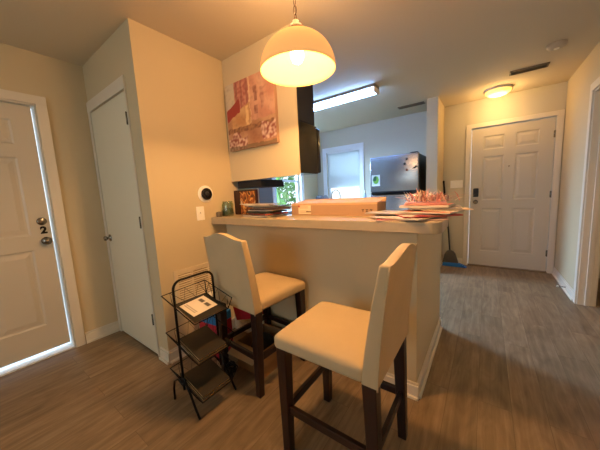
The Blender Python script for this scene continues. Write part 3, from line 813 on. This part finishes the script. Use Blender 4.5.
# ------------------------------------------------------------------ things under the far stool
t = thing('cardboard_carton', 'brown cardboard carton on the floor under the far stool', 'box', (-1.458, 1.125, 0))
bw, bd, bh = .262, .29, .195
bm = bmesh.new(); th = .005
box(bm, 0, bw, 0, bd, 0, th); box(bm, 0, bw, 0, th, th, bh); box(bm, 0, bw, bd-th, bd, th, bh); box(bm, 0, th, th, bd-th, th, bh); box(bm, bw-th, bw, th, bd-th, th, bh)
obj('body', bm, 'carddark', t)
for (px, py, rz, w_) in ((0, 0, 0, bw), (bw, 0, PI/2, bd), (bw, bd, PI, bw)):
    bm = B(.004, w_-.004, -.10, 0, 0, .004)
    f = obj('flap', bm, 'carddark', t, loc=(px, py, bh), rot=(0, 0, rz)); f.rotation_euler = (-.25 if rz != PI/2 else -.9, 0, rz); f.rotation_mode = 'XYZ'
    if rz == PI/2: f.matrix_local = Matrix.Translation((px, py, bh)) @ Matrix.Rotation(rz, 4, 'Z') @ Matrix.Rotation(1.45, 4, 'X')
    else: f.matrix_local = Matrix.Translation((px, py, bh)) @ Matrix.Rotation(rz, 4, 'Z') @ Matrix.Rotation(.5, 4, 'X')
def carton(name, label, loc, rot, size, c1, c2, cat='box'):
    t = thing(name, label, cat, loc); t.rotation_euler = rot
    a, b, c = size
    obj('body', B(-a/2, a/2, -b/2, b/2, 0, c), mat(name+'_body', c1, .45, var=.2, vscale=18), t, bevel=.004)
    obj('band', B(-a/2-.0008, a/2+.0008, -b/2-.0008, b/2+.0008, c*.80, c+.0008), mat(name+'_band', c2, .45), t, bevel=.004)
    return t
carton('snack_carton', 'red carton with a bright blue top standing behind the wire rack', (-1.745, 1.16, 0), (0, 0, .1), (.20, .16, .345), '#b01c30', '#1b6fae')
carton('soda_carton', 'dark red carton leaning against the half wall under far stool', (-1.60, 1.405, .225), (0, -.3, .05), (.24, .11, .16), '#a81a2a', '#7c1420')
bm = bmesh.new(); bmesh.ops.create_icosphere(bm, subdivisions=3, radius=.1)
for v in bm.verts: v.co = Vector((v.co.x*1.1, v.co.y*.6, v.co.z*.75+.075)) + Vector((mn.noise(v.co*18), mn.noise(v.co*18+Vector((5,5,5))), mn.noise(v.co*18+Vector((9,1,3)))))*.018
tag(obj('plastic_bag', bm, mat('bag_white', '#d9cdb6', .4, bump=.6, bscale=30), loc=(-1.735, 1.165, .348), smooth=True), 'crumpled white plastic bag on top of the red carton', 'bag')
bm = bmesh.new(); bmesh.ops.create_icosphere(bm, subdivisions=3, radius=.1)
for v in bm.verts: v.co = Vector((v.co.x*.95, v.co.y*1.05, v.co.z*.85+.11)) + Vector((mn.noise(v.co*14), mn.noise(v.co*14+Vector((5,5,5))), mn.noise(v.co*14+Vector((9,1,3)))))*.02
tag(obj('duffel_bag', bm, mat('bag_black', '#141312', .6, bump=.5, bscale=25), loc=(-1.327, 1.27, .012), smooth=True), 'dark crumpled bag sitting inside the open cardboard carton', 'bag')
t = thing('cable_coil', 'small black cable coil with plug on the floor before carton', 'cable', (-1.42, 1.03, 0))
bm = bmesh.new()
tube(bm, [(.035*math.cos(a)*(1+.1*math.sin(3*a)), .028*math.sin(a), .01+.045*(.5+.5*math.sin(a))+a*.002) for a in [2*PI*i/16 for i in range(50)]], .006, 6); obj('loops', bm, 'black', t)
obj('plug', B(-.012, .012, -.012, .012, 0, .075), 'black', t, loc=(.02, -.02, 0), bevel=.004)

# ------------------------------------------------------------------ things on the bar
ZC = 1.08
t = thing('candle_jar', 'green glass candle jar at the left end of the bar', 'jar', (-1.883, 1.49, ZC))
bm = bmesh.new(); lathe(bm, [(0, .001), (.046, .001), (.05, .01), (.05, .095), (.044, .105), (.044, .118), (.041, .118), (.041, .104), (.046, .094), (.046, .012), (0, .008)], 28)
for v in bm.verts: v.co.z *= 1.12
obj('glass_body', bm, 'jar', t)
bm = bmesh.new(); lathe(bm, [(0, .010), (.045, .0125), (.045, .068), (.0, .070)], 24); obj('wax', bm, mat('wax_green', '#33503a', .4, var=.5, vscale=40), t)
t = thing('small_candle', 'small round grey tin candle beside the green jar', 'candle', (-1.912, 1.41, ZC))
bm = bmesh.new(); lathe(bm, [(0, 0), (.022, 0), (.0235, .006), (.0235, .034), (.02, .042), (0, .044)], 24); obj('tin', bm, mat('tin_grey', '#6f5f4a', .45), t)
bm = bmesh.new(); tube(bm, [(0, 0, .044), (.002, 0, .052)], .001, 5); obj('wick', bm, 'black', t)
def ornate(u, v):
    n = mn.noise(Vector((u*7, v*7, .3))); n2 = mn.noise(Vector((u*3+9, v*3, 2)))
    ridge = abs(mn.noise(Vector((u*5, v*5, 7.7))))
    c = mixc(hx('#4a2412'), hx('#b06428'), .55+n)
    if ridge < .09: c = hx('#e0a050')
    if n2 > .25 and n > .1: c = hx('#d9b98e')
    if u < .05 or v > .95 or u > .97: c = hx('#2a120c')
    return c
t = thing('gift_box', 'dark brown box with a gold swirl pattern standing behind mail pile', 'box', (-1.932, 1.61, ZC), math.radians(-2))
obj('body', B(0, .30, .0015, .028, 0, .225), mat('box_dark_brown', '#3b1a12', .5, var=.4, vscale=14), t)
obj('front_print', paint_grid(.075, .297, .002, .223, 50, 50, ornate, y=0), VC, t)
# mail pile, each sheet a thing of its own
def sheet(name, label, cat, cx, cy, z, w, d, h, rz, cols, sag=.006, seed=0, group=None, lift=0):
    bm = bmesh.new(); n = 12
    lay = bm.loops.layers.float_color.new('paint')
    def hgt(u, v): return sag*(math.sin(u*3+seed)+math.cos(v*2.5+seed*1.7))*.5*(abs(2*u-1)**1.5)+lift*max(0, u-.5)**2*4
    V = {}
    for i in range(n+1):
        for j in range(n+1):
            for k in (0, 1):
                u, v = i/n, j/n
                V[i, j, k] = bm.verts.new(((u-.5)*w, (v-.5)*d, abs(hgt(u, v))+k*h))
    def F(ix, top):
        f = bm.faces.new([V[q] for q in ix])
        for l in f.loops:
            u = l.vert.co.x/w+.5; v = l.vert.co.y/d+.5
            if top:
                q = mn.noise(Vector((u*3+seed*3.1, v*3, seed*1.3))); c = cols[0] if q < -.05 else cols[1] if q < .2 else cols[2 % len(cols)]
            else: c = cols[0] if seed % 3 else '#cfc4b2'
            l[lay] = (*hx(c), 1)
    for i in range(n):
        for j in range(n):
            F(((i,j,1),(i+1,j,1),(i+1,j+1,1),(i,j+1,1)), True); F(((i,j,0),(i,j+1,0),(i+1,j+1,0),(i+1,j,0)), True)
        F(((i,0,0),(i+1,0,0),(i+1,0,1),(i,0,1)), False); F(((i,n,0),(i,n,1),(i+1,n,1),(i+1,n,0)), False)
        F(((0,i,0),(0,i,1),(0,i+1,1),(0,i+1,0)), False); F(((n,i,0),(n,i+1,0),(n,i+1,1),(n,i,1)), False)
    o = obj(name, bm, VC, loc=(cx, cy, z), rot=(0, 0, rz))
    return tag(o, label, cat, group)
rnd = random.Random(3)
PALL = [['#3c3a32', '#857a68', '#a99f90'], ['#8c3f33', '#b5aca0', '#6b3428'], ['#343f32', '#5f6450', '#9d937e'], ['#7a6f60', '#b4ab9c', '#4a443d'], ['#4b3026', '#8a6c54', '#b5a58f'], ['#3a3e46', '#7a8084', '#afafaa'], ['#dcd4ca', '#c0b4a8', '#3e3a37'], ['#e2dcd4', '#cbbfb3', '#8e8378']]
labs = ['magazine lowest in the mail pile left of cardboard box', 'second magazine from the bottom of left mail pile', 'greenish magazine low in the left mail pile', 'pale catalogue in the middle of left mail pile', 'brownish magazine above the pale catalogue in left mail pile', 'blue grey magazine near the top of left mail pile', 'white envelope second from top of left mail pile', 'loose white sheet on top of the left mail pile']
z = ZC+.001
for i in range(8):
    h = (.011, .011, .010, .008, .010, .009, .003, .002)[i]
    sheet('magazine' if i < 6 else 'letter', labs[i], 'magazine' if i < 6 else 'mail', -1.455+rnd.uniform(-.03, .03)+.012*i*(1 if i < 6 else -.6), 1.525+rnd.uniform(-.02, .02), z, (.30, .29, .28, .27, .27, .26, .22, .24)[i], .21, h, rnd.uniform(-.35, .35), PALL[i], sag=(.004, .004, .005, .006, .008, .009, .011, .012)[i], seed=i, lift=.0)
    z += h+.0045
# long cardboard box
t = thing('shipping_box', 'long flat cardboard shipping box lying on the bar counter', 'box', (-1.245, 1.60, ZC))
bl, bdp, bhh = .69, .175, .085
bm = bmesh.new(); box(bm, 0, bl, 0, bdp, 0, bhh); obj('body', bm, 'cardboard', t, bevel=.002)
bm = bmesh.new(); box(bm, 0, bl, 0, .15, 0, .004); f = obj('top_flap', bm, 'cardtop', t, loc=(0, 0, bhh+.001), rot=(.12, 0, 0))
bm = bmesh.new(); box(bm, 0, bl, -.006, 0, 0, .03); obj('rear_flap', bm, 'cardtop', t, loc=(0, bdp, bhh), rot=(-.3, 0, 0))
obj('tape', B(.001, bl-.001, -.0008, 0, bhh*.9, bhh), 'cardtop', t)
def shiplabel(u, v):
    c = hx('#e2cda8')
    if .1 < u < .8 and .15 < v < .85 and (v*6) % 1 < .28: c = hx('#a58a66')
    if u > .62 and .2 < v < .35: c = hx('#6b543c')
    if u < .12 and v > .75: c = hx('#b03a2a')
    return c
obj('shipping_label', paint_grid(.07, .185, .012, .076, 30, 20, shiplabel, y=-.0012), VC, t)
bm = bmesh.new()
for i, x in enumerate((.585, .612, .640)):
    box(bm, x, x+.018, -.001, 0, .040, .044); box(bm, x+.007, x+.011, -.001, 0, .026, .044); 
    if i == 1: box(bm, x, x+.018, -.001, 0, .026, .030)
obj('printed_marks', bm, 'black', t)
# right hand pile
labs2 = [('magazine', 'lowest magazine of the right pile, reaching over the counter edge', .34, .25, .006, -.34, 1.50, .25, ['#d8b7a4', '#efe3d6', '#a8443a']),
 ('magazine', 'pale magazine second from bottom in the right pile', .30, .22, .006, -.36, 1.47, -.35, ['#e6ddd0', '#c4b39e', '#7e7264']),
 ('magazine', 'red and white magazine sticking out toward the stool, right pile', .28, .21, .005, -.26, 1.50, .5, ['#a8382c', '#e7d8c8', '#d89a6c']),
 ('magazine', 'grey magazine spreading left in the right pile', .36, .19, .004, -.40, 1.545, -.06, ['#b0a89d', '#8e8880', '#d8d2c8']),
 ('magazine', 'orange and pink magazine in the middle of right pile', .27, .21, .006, -.235, 1.54, -.3, ['#d87a50', '#e8b09a', '#efe0d0']),
 ('envelope', 'cream envelope jutting past the right end of bar', .23, .12, .003, -.175, 1.55, .35, ['#e4cfae', '#d9bd92', '#c79a62']),
 ('magazine', 'thin grey tray shaped folder under the pink papers', .25, .22, .004, -.23, 1.60, .12, ['#9b9389', '#b7afa4', '#857c70']),
 ('pink_paper', 'folded salmon pink paper on top of the right pile', .25, .17, .012, -.27, 1.60, -.1, ['#e8907c', '#f0a592', '#e07f6c']),
 ('pink_paper', 'upper folded pale pink paper beneath the ribbon bow', .21, .14, .010, -.28, 1.61, .15, ['#efae9c', '#e89684', '#f3c2b2'])]
z = ZC+.001
for i, (nm, lb, w_, d_, h, cx, cy, rz, cols) in enumerate(labs2):
    sheet(nm, lb, 'paper' if nm == 'pink_paper' else 'mail' if nm == 'envelope' else 'magazine', cx, cy, z, w_, d_, h, rz, cols, sag=.003, seed=i+11); z += h+.0032
bm = bmesh.new(); rnd = random.Random(5); lay = bm.loops.layers.float_color.new('paint')
for i in range(130):
    a = rnd.uniform(0, 2*PI); el = rnd.uniform(.1, 1.35); l = rnd.uniform(.04, .105)*(1.0 if el < .7 else .8)
    c0 = Vector((rnd.gauss(0, .06), rnd.gauss(0, .03), .004)); d = Vector((math.cos(a)*math.cos(el)*1.2, math.sin(a)*math.cos(el)*.7, math.sin(el))).normalized()
    s = Vector((-math.sin(a), math.cos(a), 0))*rnd.uniform(.0022, .0045)
    col = hx(rnd.choice(['#f0d5b8', '#e8b09a', '#f3e2cc', '#dc9484', '#e9c8a4', '#c87a6a', '#a07f78']))
    m1 = c0+d*l*.5+Vector((0, 0, .008)); e1 = c0+d*l
    vs = [bm.verts.new(p) for p in (c0-s, c0+s, m1+s, m1-s, e1+s*.3, e1-s*.3)]
    for f in (bm.faces.new((vs[0], vs[1], vs[2], vs[3])), bm.faces.new((vs[3], vs[2], vs[4], vs[5]))):
        for lp in f.loops: lp[lay] = (*col, 1)
bmesh.ops.recalc_face_normals(bm, faces=bm.faces[:])
tag(obj('ribbon_bow', bm, VC, loc=(-.265, 1.58, z), normals=False, solid=.0008), 'spiky bow of cream and pink ribbon strips on the right pile', 'bow')

# ------------------------------------------------------------------ broom in the entry nook
t = thing('broom', 'broom with grey head and blue bristles standing in the entry nook corner', 'broom', (-.43, 4.52, 0))
bm = bmesh.new(); tube(bm, [(-.0, 0, .24), (-.045, .04, .75), (-.10, .12, 1.10)], .011, 10); obj('pole', bm, 'darkgrey', t)
bm = bmesh.new(); tube(bm, [(-.098, .118, 1.09), (-.118, .142, 1.33)], .014, 10); obj('grip', bm, 'black', t)
bm = bmesh.new()
def prism(bm, pts, y0, y1, mi=0):
    a = [bm.verts.new((x, y0, z)) for x, z in pts]; b = [bm.verts.new((x, y1, z)) for x, z in pts]
    bm.faces.new(a); bm.faces.new(b[::-1])
    for i in range(len(pts)): j = (i+1) % len(pts); bm.faces.new((a[i], a[j], b[j], b[i]))
prism(bm, [(-.10, .05), (.12, .055), (.075, .20), (.045, .235), (.0, .255), (-.04, .235), (-.07, .19)], -.03, .03); obj('head', bm, mat('broom_grey', '#4a4845', .5), t, bevel=.008)
bm = bmesh.new()
prism(bm, [(-.10, .002), (.23, .002), (.16, .045), (.10, .062), (-.09, .055)], -.045, .03)
obj('bristles', bm, 'blue', t, bevel=.004)
# doorstop spring on right baseboard
t = thing('door_stop', 'small spring door stop on the right baseboard', 'door stop', (XR-.015, 3.93, .06))
bm = bmesh.new(); tube(bm, [(-.005-.06*i/60, .007*math.cos(i*.9), .007*math.sin(i*.9)) for i in range(61)], .0016, 5); obj('spring', bm, 'chrome', t)
bm = bmesh.new(); tube(bm, [(-.064, 0, 0), (-.078, 0, 0)], .009, 10); obj('rubber_tip', bm, 'white', t)

# ------------------------------------------------------------------ daylight
light('daylight_kitchen_side', 'AREA', (XL-.6, 3.7, 2.45), 1100, (.42, .68, 1), 1.3, 1.3, rot=(0, math.radians(-58), 0))
light('daylight_kitchen_back', 'AREA', (-2.3, YD+.8, 2.6), 80, (.50, .76, 1), 1.3, 1.0, rot=(math.radians(-55), 0, 0))
light('daylight_rear_window', 'AREA', (-1.3, YB-.25, 1.6), 20, (.86, .97, .86), 1.5, 1.2, rot=(PI/2, 0, 0))
light('side_room_light', 'POINT', (2.0, 2.2, 2.2), 14, (1, .75, .5), .1)
w = bpy.data.worlds.new('World'); sc.world = w; w.use_nodes = True
N = w.node_tree.nodes; L = w.node_tree.links; bg = N['Background']
sky = N.new('ShaderNodeTexSky'); sky.sky_type = 'HOSEK_WILKIE'; sky.turbidity = 4; sky.sun_direction = (-.3, .5, .6)
mixn = N.new('ShaderNodeMix'); mixn.data_type = 'RGBA'; mixn.inputs[0].default_value = .6; mixn.inputs[7].default_value = (.75, .88, 1, 1)
L.new(sky.outputs[0], mixn.inputs[6]); L.new(mixn.outputs[2], bg.inputs[0]); bg.inputs[1].default_value = 2.8

# ------------------------------------------------------------------ camera
cd = bpy.data.cameras.new('camera'); cam = bpy.data.objects.new('camera', cd); C.objects.link(cam); sc.camera = cam
cd.sensor_fit = 'HORIZONTAL'; cd.sensor_width = 36; cd.lens = 255.6/600*36; cd.clip_start = .05
fv = Vector((-0.58548871, 0.80130052, -0.12296524)); rv = Vector((0.81009149, 0.58407508, -0.05106934)); uv = Vector((-0.03089904, 0.12951362, 0.9910961))
mw = Matrix((( rv.x, uv.x, -fv.x, 0), (rv.y, uv.y, -fv.y, 0), (rv.z, uv.z, -fv.z, 1.25), (0, 0, 0, 1)))
cam.matrix_world = mw
sc.view_settings.view_transform = 'Standard'; sc.view_settings.look = 'None'; sc.view_settings.exposure = 0
